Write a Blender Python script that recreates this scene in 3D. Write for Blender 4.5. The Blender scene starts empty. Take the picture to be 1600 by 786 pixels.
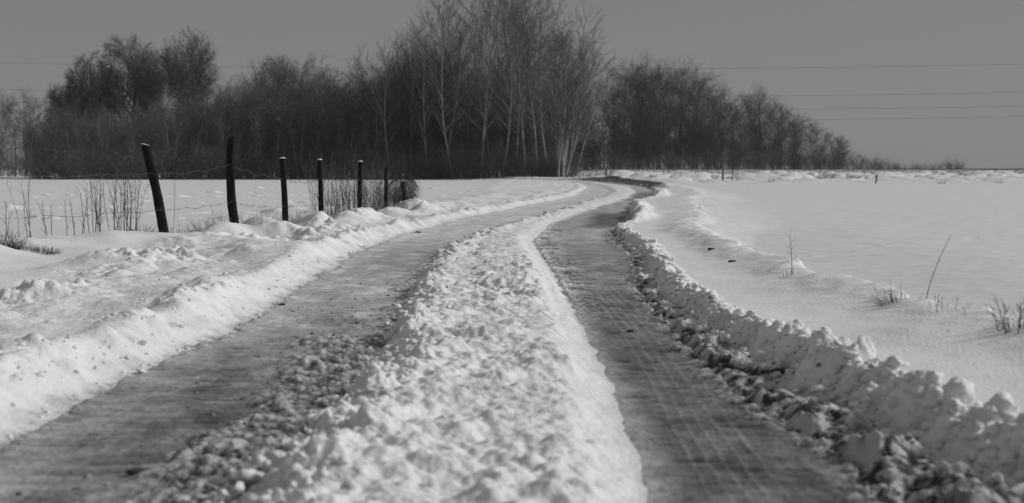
import bpy, math, random
import numpy as np
from mathutils import Vector, Matrix
R = math.radians
C = bpy.context.scene.collection
SC = bpy.context.scene

# ------------------------------------------------------------------ camera, sky, sun, exposure
F = 50.0 / 36.0 * 1600.0            # focal length in photo pixels
HOR = 265.0                         # eye level row
CAMZ = 1.0
cam = bpy.data.cameras.new('camera'); co = bpy.data.objects.new('camera', cam); C.objects.link(co)
cam.lens = 50; cam.sensor_width = 36; cam.clip_start = .05; cam.clip_end = 6000
co.location = (0, 0, CAMZ); co.rotation_euler = (R(90) - math.atan((393 - HOR) / F), 0, 0)
cam.dof.use_dof = True; cam.dof.focus_distance = 17.0; cam.dof.aperture_fstop = 3.2
SC.camera = co
SUN_EL, SUN_AZ = 33.0, 80.0         # azimuth clockwise from the view direction (+Y)
w = bpy.data.worlds.new('World'); SC.world = w; w.use_nodes = True
nt = w.node_tree; nt.nodes.clear()
sky = nt.nodes.new('ShaderNodeTexSky'); sky.sky_type = 'NISHITA'; sky.sun_disc = False
sky.sun_elevation = R(SUN_EL); sky.sun_rotation = R(SUN_AZ)
sky.dust_density = 0.6; sky.air_density = 0.8
bw = nt.nodes.new('ShaderNodeRGBToBW'); pw = nt.nodes.new('ShaderNodeMath'); pw.operation = 'POWER'
pw.inputs[1].default_value = 0.30
mu = nt.nodes.new('ShaderNodeMath'); mu.operation = 'MULTIPLY'; mu.inputs[1].default_value = 1.34
bg = nt.nodes.new('ShaderNodeBackground'); bg.inputs[1].default_value = 0.1
wo = nt.nodes.new('ShaderNodeOutputWorld')
L_ = nt.links.new
L_(sky.outputs[0], bw.inputs[0]); L_(bw.outputs[0], pw.inputs[0]); L_(pw.outputs[0], mu.inputs[0])
L_(mu.outputs[0], bg.inputs[0]); L_(bg.outputs[0], wo.inputs[0])
sl = bpy.data.lights.new('sun', 'SUN'); sl.energy = 2.35; sl.angle = R(12); sl.color = (1, 1, 1)
so = bpy.data.objects.new('sun', sl); C.objects.link(so)
sd = Vector((math.sin(R(SUN_AZ)) * math.cos(R(SUN_EL)), math.cos(R(SUN_AZ)) * math.cos(R(SUN_EL)), math.sin(R(SUN_EL))))
so.rotation_euler = sd.to_track_quat('Z', 'Y').to_euler()
SC.view_settings.view_transform = 'Standard'; SC.view_settings.look = 'None'
SC.view_settings.exposure = 0.0; SC.view_settings.gamma = 1.0; SC.view_settings.use_curve_mapping = False
SC.cycles.use_denoising = True
SC.cycles.max_bounces = 6; SC.cycles.diffuse_bounces = 4; SC.cycles.glossy_bounces = 2

# ------------------------------------------------------------------ object helpers
def tag(o, label=None, cat=None, group=None, kind=None):
    if label: o['label'] = label
    if cat: o['category'] = cat
    if group: o['group'] = group
    if kind: o['kind'] = kind
    return o
def empty(name, loc=(0, 0, 0), rz=0, label=None, cat=None, group=None):
    o = bpy.data.objects.new(name, None); C.objects.link(o); o.location = loc; o.rotation_euler = (0, 0, rz)
    o.empty_display_size = .2
    return tag(o, label, cat, group)
def raw_mesh(name, V, Fq, smooth=True):
    """V (n,3) float; Fq (m,k) int, k constant"""
    me = bpy.data.meshes.new(name); V = np.ascontiguousarray(V, dtype=np.float32); Fq = np.ascontiguousarray(Fq, dtype=np.int32)
    m, k = Fq.shape
    me.vertices.add(len(V)); me.vertices.foreach_set('co', V.ravel())
    me.loops.add(m * k); me.loops.foreach_set('vertex_index', Fq.ravel())
    me.polygons.add(m); me.polygons.foreach_set('loop_start', np.arange(0, m * k, k, dtype=np.int32))
    me.polygons.foreach_set('loop_total', np.full(m, k, dtype=np.int32))
    me.polygons.foreach_set('use_smooth', np.full(m, smooth, dtype=bool))
    me.update(calc_edges=True)
    return me
def link(name, me, mat, parent=None, loc=(0, 0, 0)):
    o = bpy.data.objects.new(name, me); C.objects.link(o)
    if mat and not me.materials: me.materials.append(mat)
    o.location = loc
    if parent: o.parent = parent
    return o
def copy_tree(o, parent=None):
    c = o.copy(); C.objects.link(c); c.parent = parent
    for ch in list(o.children):
        d = ch.copy(); C.objects.link(d); d.parent = c
        for g in list(ch.children):
            e = g.copy(); C.objects.link(e); e.parent = d
    return c

# ------------------------------------------------------------------ noise
_rs = np.random.RandomState(7)
_G = _rs.uniform(0, 2 * np.pi, (256, 256)); _GX = np.cos(_G).astype(np.float32); _GY = np.sin(_G).astype(np.float32)
_JX = _rs.rand(256, 256).astype(np.float32); _JY = _rs.rand(256, 256).astype(np.float32); _JR = _rs.rand(256, 256).astype(np.float32)
def gn(x, y, seed=0):
    x = x + seed * 17.31; y = y + seed * 9.77
    ix = np.floor(x).astype(np.int64); iy = np.floor(y).astype(np.int64)
    fx = x - ix; fy = y - iy
    u = fx * fx * fx * (fx * (fx * 6 - 15) + 10); v = fy * fy * fy * (fy * (fy * 6 - 15) + 10)
    a = ix & 255; b = (ix + 1) & 255; c = iy & 255; d = (iy + 1) & 255
    n00 = _GX[a, c] * fx + _GY[a, c] * fy; n10 = _GX[b, c] * (fx - 1) + _GY[b, c] * fy
    n01 = _GX[a, d] * fx + _GY[a, d] * (fy - 1); n11 = _GX[b, d] * (fx - 1) + _GY[b, d] * (fy - 1)
    return 1.4 * ((n00 * (1 - u) + n10 * u) * (1 - v) + (n01 * (1 - u) + n11 * u) * v)
def fbm(x, y, wl, octv, seed=0, gain=.5):
    s = 0; a = 1.; f = 1. / wl
    for k in range(octv):
        s = s + a * gn(x * f, y * f, seed + k * 3); a *= gain; f *= 2.03
    return s
def domes(x, y, wl, seed=0, fill=.8):
    """rounded lumps: height 0..1 and the lump's own random number"""
    x = x / wl + seed * 13.7; y = y / wl + seed * 5.3
    ix = np.floor(x).astype(np.int64); iy = np.floor(y).astype(np.int64)
    best = np.zeros(x.shape); rid = np.zeros(x.shape)
    for dx in (-1, 0, 1):
        for dy in (-1, 0, 1):
            a = (ix + dx) & 255; b = (iy + dy) & 255
            px = ix + dx + _JX[a, b]; py = iy + dy + _JY[a, b]; rr = _JR[a, b]
            r = (.35 + .55 * rr) * fill
            ex = (x - px); ey = (y - py)
            an = rr * 6.3; q = (ex * np.cos(an) + ey * np.sin(an)); t = (-ex * np.sin(an) + ey * np.cos(an)) * 1.45
            h = np.sqrt(np.maximum(0, r * r - q * q - t * t))
            m = h > best
            best = np.where(m, h, best); rid = np.where(m, rr, rid)
    return best, rid
def bumps(x, y, wl, seed=0):
    x = x / wl + seed * 11.1; y = y / wl + seed * 7.9
    ix = np.floor(x).astype(np.int64); iy = np.floor(y).astype(np.int64); s = np.zeros(x.shape)
    for dx in (-1, 0, 1):
        for dy in (-1, 0, 1):
            a = (ix + dx) & 255; b = (iy + dy) & 255
            px = ix + dx + _JX[a, b]; py = iy + dy + _JY[a, b]; rr = _JR[b, a]
            d2 = (x - px) ** 2 + (y - py) ** 2
            s = s + (rr * 1.5 - .35) * np.maximum(0, 1 - d2 / (.25 + .6 * rr)) ** 2
    return s
def ss(a, b, x):
    t = np.clip((x - a) / (b - a), 0, 1); return t * t * (3 - 2 * t)

# ------------------------------------------------------------------ the lane and the lie of the land
def smooth_curve(ys, xs):
    ly = np.linspace(math.log(.5), math.log(3000), 3000)
    v = np.interp(ly, np.log(ys), xs)
    k = np.hanning(23); k /= k.sum()
    v = np.convolve(np.pad(v, 11, 'edge'), k, 'valid')
    return lambda Y: np.interp(np.log(np.maximum(Y, .51)), ly, v)
cLL = smooth_curve([1, 5, 6.6, 8.7, 10.8, 16.5, 21, 29.6, 40, 55, 74, 90, 105, 118, 150, 220], [-1.9, -1.84, -1.82, -1.72, -1.72, -1.86, -1.72, -.93, .54, 2.5, 3.9, 4.6, 4.3, 2.2, -8, -34])
cLR = smooth_curve([1, 4.26, 6.6, 9.5, 12, 16.5, 21, 26, 34, 42, 55, 74, 90, 105, 118, 150, 220], [-.80, -.79, -.70, -.76, -.85, -.89, -.57, 0, 1.07, 1.98, 3.75, 5.1, 5.7, 5.3, 3.4, -6.6, -32.6])
cRL = smooth_curve([1, 4.26, 6.6, 9.5, 12, 16, 19.8, 25.2, 30.8, 40.4, 49.4, 67.3, 84, 90, 105, 118, 150, 220], [.42, .42, .46, .447, .432, .37, .30, .65, 1.27, 2.58, 4.0, 5.75, 6.7, 6.7, 6.2, 4.5, -5.4, -31.4])
cRR = smooth_curve([1, 4.26, 5.35, 7.8, 9.5, 12, 17.2, 20, 22.7, 25.5, 31.3, 36, 43.5, 48.3, 61.7, 79, 90, 105, 118, 150, 220], [1.16, 1.13, 1.07, .97, .98, 1.05, 1.40, 1.44, 1.55, 2.05, 2.52, 2.95, 3.7, 4.75, 6.15, 7.5, 7.8, 7.3, 5.7, -4, -30])
FP = [(16.0, -6.6, 1.2), (19.2, -4.66, 1.25), (20.6, -3.97, 1.32), (22.5, -3.58, 1.08), (25.4, -3.4, 1.11), (27.9, -3.0, 1.12), (29.6, -2.66, 1.02), (32.0, -2.45, .60)]
_fy = [1, 8, 13] + [p[0] for p in FP] + [40, 60, 90, 3000]; _fx = [-9.5, -9.2, -8.2] + [p[1] for p in FP] + [-1.5, -.3, 0, 0]
def fence_x(Y): return np.interp(Y, _fy, _fx)

def land(X, Y):
    """height, tone (albedo), class of every ground point: 0 field, 1 verge, 2 ridge, 3 rut"""
    X = np.asarray(X, float); Y = np.asarray(Y, float)
    Yc = np.maximum(Y, .6)
    near = np.clip(1.6 - Yc / 45., 0, 1)          # fine lumps die out as they pass below a pixel
    fine = np.clip(1.4 - Yc / 22., 0, 1)
    wob = (.045 * gn(X * 1.1, Y * 1.1, 1) + .03 * gn(X * 4, Y * 4, 2)) * (1 + Yc / 22.) + .10 * ss(20, 50, Y) * gn(X * .6, Y * .35, 85)
    d0 = cLL(Yc) - X + wob; d1 = X - cLR(Yc) + .8 * (wob2 := ss(16, 45, Y) * (.22 * gn(X * 1.3, Y * .6, 86) + .14 * gn(X * 3, Y * 1.5, 87))) + .05 * gn(X * 2, Y * 2, 3) + .05 * gn(X * 7, Y * 7, 33) * near; d2 = cRL(Yc) - X - wob2 * .9 + .025 * gn(X * 2.5, Y * 2.5, 4)
    d3 = X - cRR(Yc) + .06 * gn(X * 1.7, Y * 1.7, 5) + .04 * gn(X * 6, Y * 6, 34) * near + wob2 * .8
    # lumps
    L1, r1 = domes(X, Y, .16, 1, .9); L2, r2 = domes(X, Y, .085, 2, .95); L3, r3 = domes(X, Y, .045, 3, 1.)
    L4, r4 = domes(X, Y, .34, 9, .9)
    n1 = gn(X * 1.4, Y * 1.4, 11); n2 = gn(X * 3.6, Y * 3.6, 12); n3 = gn(X * 9, Y * 9, 13); n4 = gn(X * 21, Y * 21, 14); n5 = gn(X * 45, Y * 45, 15)
    big = fbm(X, Y, 9., 3, 21)
    wx = X + .05 * gn(X * 3, Y * 3, 81); wy = Y + .05 * gn(X * 3, Y * 3, 82)
    B1 = bumps(wx, wy, .30, 1); B2 = bumps(wx, wy, .14, 2); B3 = bumps(wx, wy, .07, 3); B0 = bumps(wx, wy, .75, 4)
    # far land: rises to eye level on the right, stays low on the left
    rise_r = ss(88, 205, Y) * 1.0; rise_l = .06 * ss(40, 140, Y) + .75 * ss(190, 420, Y)
    sw = ss(-6, 14, X - .02 * (Y - 110))
    far = rise_l * (1 - sw) + rise_r * sw
    Z = np.zeros_like(X); T = np.full_like(X, .86); K = np.zeros(X.shape, int)
    # ---- ruts (default everywhere between the edges)
    across = (X - cRL(Yc))
    ice = .27 + .08 * n1 + .07 * n2 + .06 * n3 + (.12 - .06 * (X > .5 * (cLR(Yc) + cRL(Yc)))) * gn(X * 2.2, Y * 15, 41) + .06 * gn(X * 6, Y * 34, 42) * fine
    zr = .008 * n2 + .005 * n3 + .004 * n4 * fine + .004 * gn(X * 2.2, Y * 15, 41)
    # ---- middle ridge
    inm = np.minimum(d1, d2); rf = 1 - .55 * ss(12, 28, Y)
    ridge = .095 * rf * ss(0, .30, d1) * ss(0, .32, d2) + .015 * np.exp(-((d1 - .22) / .13) ** 2) * near
    rl = ss(.0, .12, d1) * ss(.05, .22, d2) * (.5 + .5 * near)
    vr = np.clip(.85 + .6 * gn(X * .9, Y * .5, 91), .55, 1.2)
    rl = np.maximum(rl, .45 * ss(.02, .1, d2) * ss(0, .1, d1))
    ztr = ridge - .02 * rl * ss(.25, .7, gn(X * 2.6, Y * 1.5, 92)) * near + rl * vr * (.35 + .65 * rf) * (.022 * n1 + .014 * n2 + .032 * B1 + .028 * B2 * near + .018 * B3 * fine + .007 * n4 * fine + .006 * n4 * fine + .003 * n5 * fine) \
        + .040 * np.exp(-((d1 - .14) / .15) ** 2) * (.4 * L1 + .9 * np.maximum(B2, 0)) * near + .02 * np.exp(-((d1 - .1) / .2) ** 2) * L2 * fine
    _rd = .05 * ss(-.2, .6, n2 + n1)
    # ---- left verge
    dv = d0
    fx = fence_x(Y); df = X - fx                   # + towards the lane
    bank = .115 * rf * ss(.0, .42, dv) - .03 * rf * ss(.6, 2.2, dv) + .035 * ss(0, .2, dv) * np.exp(-((dv - .42) / .16) ** 2)
    lum = ss(.1, .4, dv) * ss(2.9, 1.3, dv); rgh = ss(.0, .5, gn(X * .55, Y * .4, 83) * .8 + .35 * n1 + .1 + .15 * np.exp(-((dv - .45) / .25) ** 2)) * (.45 + .4 * near)
    verge_l = bank + lum * (.022 * n1 + .005 * n2 + (.35 + rgh) * (.65 + .75 * ss(.6, 1.1, dv)) * (.040 * B1 + .030 * B2 * near + .016 * B3 * fine + .02 * B0 + .03 * rgh * L2 * fine * (r2 > .7) + .006 * n4 * fine)) \
        + ss(.3, 1.2, dv) * (.085 * fbm(X, Y * .8, 1.3, 2, 51, .35) + .03 * np.maximum(0, gn(X * 1.8 + Y * .6, Y * 1.5, 58)) - .02) + .012 * gn(X * 3 + Y * 1.5, Y * 11 + X * 2, 52) * ss(0, .1, dv) * ss(.5, .25, dv) * near \
        + .02 * B2 * near * ss(.0, .15, dv) * ss(.6, .3, dv)
    dn = gn(Y * .75 + 3, X * .25, 53); dn2 = gn(Y * 1.9, X * .9, 57)
    drift = (.0 + .22 * np.maximum(0, dn) + .12 * np.maximum(0, dn2) + .03 * gn(X * 1.6, Y * 1.6, 54)) * np.where(df > 0, np.exp(-(df / .8) ** 2), np.exp(-(df / .42) ** 2)) * ss(70, 40, Y)
    fieldz = -.05 + .02 * big + .012 * gn(X * .5, Y * .5, 55)
    mounds = 0
    for (mx, my, sx_, sy_, am) in ((-4.55, 17.6, 1.0, .55, .13), (-4.0, 20.0, .30, .5, .19), (-3.35, 20.4, .34, .45, .15), (-2.7, 15.6, .55, .8, .08), (-3.1, 22.6, .28, .45, .17), (-3.75, 21.6, .3, .4, .12), (-2.95, 24.9, .35, .5, .13), (-2.8, 26.6, .28, .45, .12),
                                   (-2.4, 28.9, .3, .5, .10), (-2.1, 31.5, .45, .5, .12), (-5.9, 15.4, .6, .4, .12), (-3.6, 13.2, .7, .6, .07), (-2.5, 10.2, .45, .6, .06), (-5.2, 19.2, .35, .3, .08), (-4.9, 12.0, .8, .5, .07)):
        q_ = (X - mx) / sx_ + .25 * n1; w_ = (Y - my) / sy_ + .25 * n1; mounds = mounds + am * np.exp(-np.sqrt((q_ * q_ + w_ * w_) ** 2 + .02) * .9)
    drift = drift + 1.35 * mounds * ss(.15, .5, dv)
    # trodden lines over the left field
    tl = 0
    for (a, b, ph) in ((44., .10, 0), (62., .22, 1.3), (35., -.35, 2.1), (78., .02, .7), (52., .55, 2.9), (30., .2, 4.), (38., .05, 5.), (56., -.1, 1.)):
        e = Y - (a + b * (X + 20) + 1.2 * np.sin(X * .35 + ph))
        tl = tl + np.exp(-(e / (.16 + .004 * a)) ** 2)
    tl = np.clip(tl, 0, 1) * (X < fx - 1) * (Y < 120)
    fieldz = fieldz + tl * (.11 * bumps(X, Y, .38, 7) - .02) * ss(.0, .3, gn(X * .4, Y * .4, 84) + .25)
    mixf = ss(-.5, -2.2, df)
    zl = (verge_l * (1 - mixf) + fieldz * mixf) + drift
    # ---- right verge
    e = d3
    wv = np.interp(Y, [4, 8, 10, 12.6, 17, 25, 36, 60, 100], [1.9, 1.75, 1.6, 1.4, 1.12, 1.3, 1.6, 1.7, 1.5]) + .12 * gn(Y * .5, 0 * Y, 61)
    slw = np.interp(Y, [4, 5, 6, 9, 14, 22], [.44, .40, .36, .22, .15, .09])    # slush strip beside the rut
    tall = ss(24, 27, Y) * ss(38, 33, Y) + .9 * ss(46, 50, Y) * ss(62, 56, Y)
    berm = .095 * ss(slw * .9, slw + .08, e) + (.022 * ss(24, 9, Y) + .012 + .14 * tall) * np.exp(-((e - slw - .09 - .12 * tall) / (.085 + .1 * tall)) ** 2) * (1 + .8 * gn(Y * 2.2, X * .3, 62))
    berm = berm + .06 * np.exp(-((Y - 6.35) / .22) ** 2) * np.exp(-((e - slw - .12) / .12) ** 2)
    rough = ss(0, .08, e) * ss(slw + .28, slw + .10, e)
    zr_v = berm + rough * near * (.55 + .45 * ss(11, 7, Y)) * (.035 * L1 * (.4 + .6 * r1) + .04 * B2 + .02 * B1 + .012 * n3) + rough * fine * (.022 * L2 + .018 * B3 + .005 * n5)
    zr_v = zr_v + rough * ss(8, 5, Y) * .05 * L4 * (r4 > .35) * .7
    zr_v = zr_v + ss(slw + .3, slw + .9, e) * (.034 * fbm(X, Y, 1.5, 3, 63, .35) + .012 * n1 + .006 * n2 * ss(0, .4, gn(X * .7, Y * .7, 95))) + ss(slw + .5, wv - .05, e) * .05 * ss(wv + .35, wv, e)
    nr_ = ss(30, 14, Y); drop = ss(wv, wv + .26 + 1.6 * (1 - nr_), e)
    crestn = (.3 + .7 * nr_) * .05 * np.exp(-((e - wv + .1) / .25) ** 2) + .025 * np.exp(-((e - wv) / .14) ** 2) * (n2 + .5 * n3)
    fr = -.02 - .12 * nr_ * 1.5 * ss(wv + 3.2, wv + .2, e) + .018 * big + .012 * gn(X * .6, Y * 1.1, 64) + .014 * gn(X * 1.1 + Y * .3, Y * 2.6, 65) + .006 * gn(X * 4 + Y, Y * 8, 67) + .025 * ss(.2, .8, bumps(X, Y, .3, 11)) * np.exp(-((Y - 17.5 - .9 * (X - 3)) / .22) ** 2) * (X < 7)
    zrr = (zr_v + crestn) * (1 - drop) + fr * drop
    # ploughed heaps before the stubble on the right, and the raised soil bank of the bend
    hp = ss(6, 9, X - .0 * Y) * np.exp(-((Y - 122 - .10 * (X - 20)) / 14.) ** 2)
    zrr = zrr + hp * (.75 * domes(X, Y, 3.4, 5, .9)[0] + .40 * domes(X, Y, 1.7, 6)[0] + .14 * gn(X * .5, Y * .3, 66))
    bend = ss(72, 80, Y) * ss(128, 112, Y) * np.exp(-((e - .7) / .5) ** 2)
    zrr = zrr + .20 * bend
    # ---- assemble
    Lm = d0 > 0; Rm = d3 > 0; Mm = (inm > 0)
    Z = np.where(Lm, zl, np.where(Rm, zrr, np.where(Mm, ztr, zr)))
    # ruts colours
    lrut = (X < .5 * (cLR(Yc) + cRL(Yc))) & ~Lm & ~Mm
    rrut = ~lrut & ~Lm & ~Rm & ~Mm
    sl_l = ss(.58, .32, -d1 + .22 * n1 + .1 * n2) * ss(9.5, 7.6, Y + 1.5 * n1) + .55 * ss(.22, .02, -d1 + .15 * n2) + .35 * ss(.10, .0, -d0)
    sl_r = .85 * ss(.40, .12, -d2 + .18 * n2) * ss(8, 12, Y) * ss(30, 22, Y) + .9 * ss(.16, .0, -d3 + .08 * n2)
    sl = np.clip(np.where(lrut, sl_l, sl_r), 0, 1)
    slz = (.018 * L2 * (.5 + .5 * r2) + .016 * L3 + .014 * L1 * (r1 > .6) + .014 * B2 + .012 * B3 + .006 * n4 + .004 * n5) * np.where(rrut, .7, 1)
    Z = np.where(lrut | rrut, Z + sl * slz * near, Z)
    hgt = np.clip(L2 * .55 + L3 * .5 + L1 * .15 + .35 * B3 + .25 * n4, 0, 1)
    slT = .13 + .26 * ss(.12, .0, -d2) * rrut + .42 * ss(.30, .95, hgt + .22 * n3 + .18 * n2) + .28 * ss(-.15, .25, n1 + .4 * n2) * rrut * (d2 > -.6) * ss(8, 12, Y)
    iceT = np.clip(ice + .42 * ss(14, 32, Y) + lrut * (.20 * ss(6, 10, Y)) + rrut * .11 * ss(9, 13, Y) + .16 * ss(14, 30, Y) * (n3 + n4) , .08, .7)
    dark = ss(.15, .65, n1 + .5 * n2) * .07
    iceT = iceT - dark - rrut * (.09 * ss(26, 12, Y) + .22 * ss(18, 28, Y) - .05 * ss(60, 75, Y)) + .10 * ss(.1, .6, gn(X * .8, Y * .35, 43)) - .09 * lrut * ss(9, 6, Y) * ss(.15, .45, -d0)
    # tyre tread in the right rut: pale pressed ribs and cross bars; fainter on the left
    tr = 0
    ph = .02 * np.sin(Y * .9)
    for q in (.20, .255, .31, .37, .435):
        tr = tr + np.exp(-((across - q - ph) / .009) ** 2)
    bars = (np.abs(((Y + across * .7) / .085) % 1 - .5) < .16) * ss(.18, .21, across - ph) * ss(.46, .43, across - ph)
    trm = rrut * ss(16, 11, Y) * (.55 + .45 * gn(X * .7, Y * .7, 71)) * (sl < .4)
    iceT = iceT + trm * (.13 * np.clip(tr, 0, 1) + .012 * bars) * (.6 + .5 * n3)
    al = X - cLL(Yc)
    tl2 = sum(np.exp(-((al - q) / .012) ** 2) for q in (.22, .30, .38))
    iceT = iceT + lrut * .05 * np.clip(tl2, 0, 1) * ss(14, 10, Y)
    Z = np.where(rrut, Z + trm * .004 * np.clip(tr, 0, 1), Z)
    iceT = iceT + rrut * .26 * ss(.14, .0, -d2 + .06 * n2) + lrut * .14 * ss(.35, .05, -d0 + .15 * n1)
    pt = fbm(X * 1.6, Y * .9, .55, 4, 93, .6)
    iceT = iceT + (.20 * ss(.25, .55, pt) * (.4 + .6 * ss(5, 12, Y)) - .09 * ss(.2, .6, -pt)) * np.where(rrut, .6, 1)
    drab = rrut * np.maximum(ss(23.5, 25.5, Y) * ss(35, 31, Y), .8 * ss(45, 48.5, Y) * ss(66, 58, Y)) * ss(.95, .55, -d3 + .12 * n1)  # patches of darker tone along the right side of the far right rut
    iceT = iceT * (1 - .68 * drab)
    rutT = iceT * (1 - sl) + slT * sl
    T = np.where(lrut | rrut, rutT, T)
    # snow tones: clean field, slightly dirty near ruts
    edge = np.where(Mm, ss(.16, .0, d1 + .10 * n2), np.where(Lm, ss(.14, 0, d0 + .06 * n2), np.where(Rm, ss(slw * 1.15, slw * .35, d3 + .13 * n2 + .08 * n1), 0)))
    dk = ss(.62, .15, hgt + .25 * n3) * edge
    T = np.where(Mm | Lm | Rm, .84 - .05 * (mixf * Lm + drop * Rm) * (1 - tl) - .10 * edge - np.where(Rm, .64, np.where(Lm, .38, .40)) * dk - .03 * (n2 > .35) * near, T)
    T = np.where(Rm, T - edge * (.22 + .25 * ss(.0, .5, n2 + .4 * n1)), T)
    # soil shows on the bend bank's side that faces the lane
    soil = ss(66, 78, Y) * ss(124, 112, Y) * ss(.0, .25, e) * ss(1.1, .7, e) * Rm
    T = T * (1 - soil) + soil * np.clip(.07 + .5 * ss(.35, .6, n1), .05, .6)
    st = ss(130, 150, Y) * ss(8, 14, X) * Rm
    T = T - st * .10 * (.5 + .5 * gn(X * .4, Y * .15, 72))
    K = np.where(Mm, 2, np.where(Lm, np.where((df > -1.0) & (Y < 60), 1, 0), np.where(Rm, np.where((e < wv + .5) & (Y < 125), 1, 0), 3)))
    Z = Z + far
    return Z, np.clip(T, .04, .87), K
def hz(x, y): return float(land(np.array([float(x)]), np.array([float(y)]))[0][0])
def px_at(px, Y): return (px - 800.) * Y / F

# ------------------------------------------------------------------ materials (black-and-white world: greys only)
def mat_new(name):
    m = bpy.data.materials.new(name); m.use_nodes = True; nt = m.node_tree; nt.nodes.clear()
    o = nt.nodes.new('ShaderNodeOutputMaterial'); b = nt.nodes.new('ShaderNodeBsdfPrincipled'); nt.links.new(b.outputs[0], o.inputs[0])
    return m, nt, b
def snow_mat(name, rough, fine_scale, amp, bump, spec=.3, sss=0):
    m, nt, b = mat_new(name); N = nt.nodes.new; L = nt.links.new
    at = N('ShaderNodeAttribute'); at.attribute_name = 'tone'
    tc = N('ShaderNodeNewGeometry')
    n = N('ShaderNodeTexNoise'); n.inputs['Scale'].default_value = fine_scale; n.inputs['Detail'].default_value = 4; n.inputs['Roughness'].default_value = .65
    L(tc.outputs['Position'], n.inputs['Vector'])
    ma = N('ShaderNodeMath'); ma.operation = 'MULTIPLY_ADD'; ma.inputs[1].default_value = amp * 2; ma.inputs[2].default_value = 1 - amp
    L(n.outputs[0], ma.inputs[0])
    mm = N('ShaderNodeMath'); mm.operation = 'MULTIPLY'; L(at.outputs['Fac'], mm.inputs[0]); L(ma.outputs[0], mm.inputs[1])
    L(mm.outputs[0], b.inputs['Base Color'])
    b.inputs['Roughness'].default_value = rough; b.inputs['Specular IOR Level'].default_value = spec
    bp = N('ShaderNodeBump'); bp.inputs['Strength'].default_value = 1; bp.inputs['Distance'].default_value = bump
    n2 = N('ShaderNodeTexNoise'); n2.inputs['Scale'].default_value = fine_scale * 1.3; n2.inputs['Detail'].default_value = 5
    L(tc.outputs['Position'], n2.inputs['Vector']); L(n2.outputs[0], bp.inputs['Height']); L(bp.outputs[0], b.inputs['Normal'])
    if sss:
        b.inputs['Subsurface Weight'].default_value = sss; b.inputs['Subsurface Radius'].default_value = (1, 1, 1); b.inputs['Subsurface Scale'].default_value = .012
    return m
M_field = snow_mat('settled snow', .75, 14, .03, .006)
M_verge = snow_mat('verge snow', .75, 30, .05, .008)
M_ridge = snow_mat('trodden snow', .7, 36, .06, .010)
M_rut = snow_mat('packed icy rut', .52, 34, .26, .010, .35)
def plain_mat(name, tone, var=.25, scale=8, rough=.85, stretch=None, snow=0.0, snow_dir=None, snow_tone=.7):
    m, nt, b = mat_new(name); N = nt.nodes.new; L = nt.links.new
    tc = N('ShaderNodeTexCoord'); mp = N('ShaderNodeMapping'); L(tc.outputs['Object'], mp.inputs[0])
    if stretch: mp.inputs['Scale'].default_value = stretch
    n = N('ShaderNodeTexNoise'); n.inputs['Scale'].default_value = scale; n.inputs['Detail'].default_value = 4; L(mp.outputs[0], n.inputs['Vector'])
    cr = N('ShaderNodeMapRange'); cr.inputs[1].default_value = .3; cr.inputs[2].default_value = .7
    cr.inputs[3].default_value = tone * (1 - var); cr.inputs[4].default_value = tone * (1 + var); L(n.outputs[0], cr.inputs[0])
    out = cr.outputs[0]
    if snow:
        g = N('ShaderNodeNewGeometry'); sx = N('ShaderNodeSeparateXYZ'); L(g.outputs['Normal'], sx.inputs[0])
        n3 = N('ShaderNodeTexNoise'); n3.inputs['Scale'].default_value = 1.7; n3.inputs['Detail'].default_value = 5; L(tc.outputs['Object'], n3.inputs['Vector'])
        ad = N('ShaderNodeMath'); ad.operation = 'MULTIPLY_ADD'; ad.inputs[1].default_value = .45; L(sx.outputs[2], ad.inputs[0]); L(n3.outputs[0], ad.inputs[2])
        r = N('ShaderNodeMapRange'); r.inputs[1].default_value = 1.03 - snow; r.inputs[2].default_value = 1.11 - snow; L(ad.outputs[0], r.inputs[0])
        mx = N('ShaderNodeMix'); mx.data_type = 'FLOAT'; L(r.outputs[0], mx.inputs[0]); L(out, mx.inputs[2]); mx.inputs[3].default_value = snow_tone
        out = mx.outputs[0]
    L(out, b.inputs['Base Color']); b.inputs['Roughness'].default_value = rough; b.inputs['Specular IOR Level'].default_value = .2
    bp = N('ShaderNodeBump'); bp.inputs['Distance'].default_value = .01; L(n.outputs[0], bp.inputs['Height']); L(bp.outputs[0], b.inputs['Normal'])
    return m
M_twig = plain_mat('dark twigs', .085, .3, 2, snow=.17)
M_twig_r = plain_mat('brown twigs', .065, .3, 2, snow=.06)
M_bark = plain_mat('dark bark', .06, .4, 3, snow=.05)
M_pale = plain_mat('pale smooth bark', .28, .5, 2.5, stretch=(1, 1, .5), snow=.03)
M_ptwig = plain_mat('grey twigs', .095, .35, 1, snow=.09)
M_post = plain_mat('old tarred timber', .013, .6, 14, stretch=(3, 3, .25), rough=1.)
M_wire = plain_mat('rusty wire', .12, .3, 30)
M_cable = plain_mat('overhead cable', .05, .1, 1)
M_stalk = plain_mat('dry stalks', .13, .4, 5)
M_dgrass = plain_mat('dark wet grass', .045, .4, 6)
M_straw = plain_mat('withered grass', .19, .4, 6)
M_stub = plain_mat('maize stubble', .12, .4, 3)
M_clod = plain_mat('clod snow', .84, .04, 60)
M_dirt = plain_mat('frozen mud', .055, .4, 40)

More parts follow.
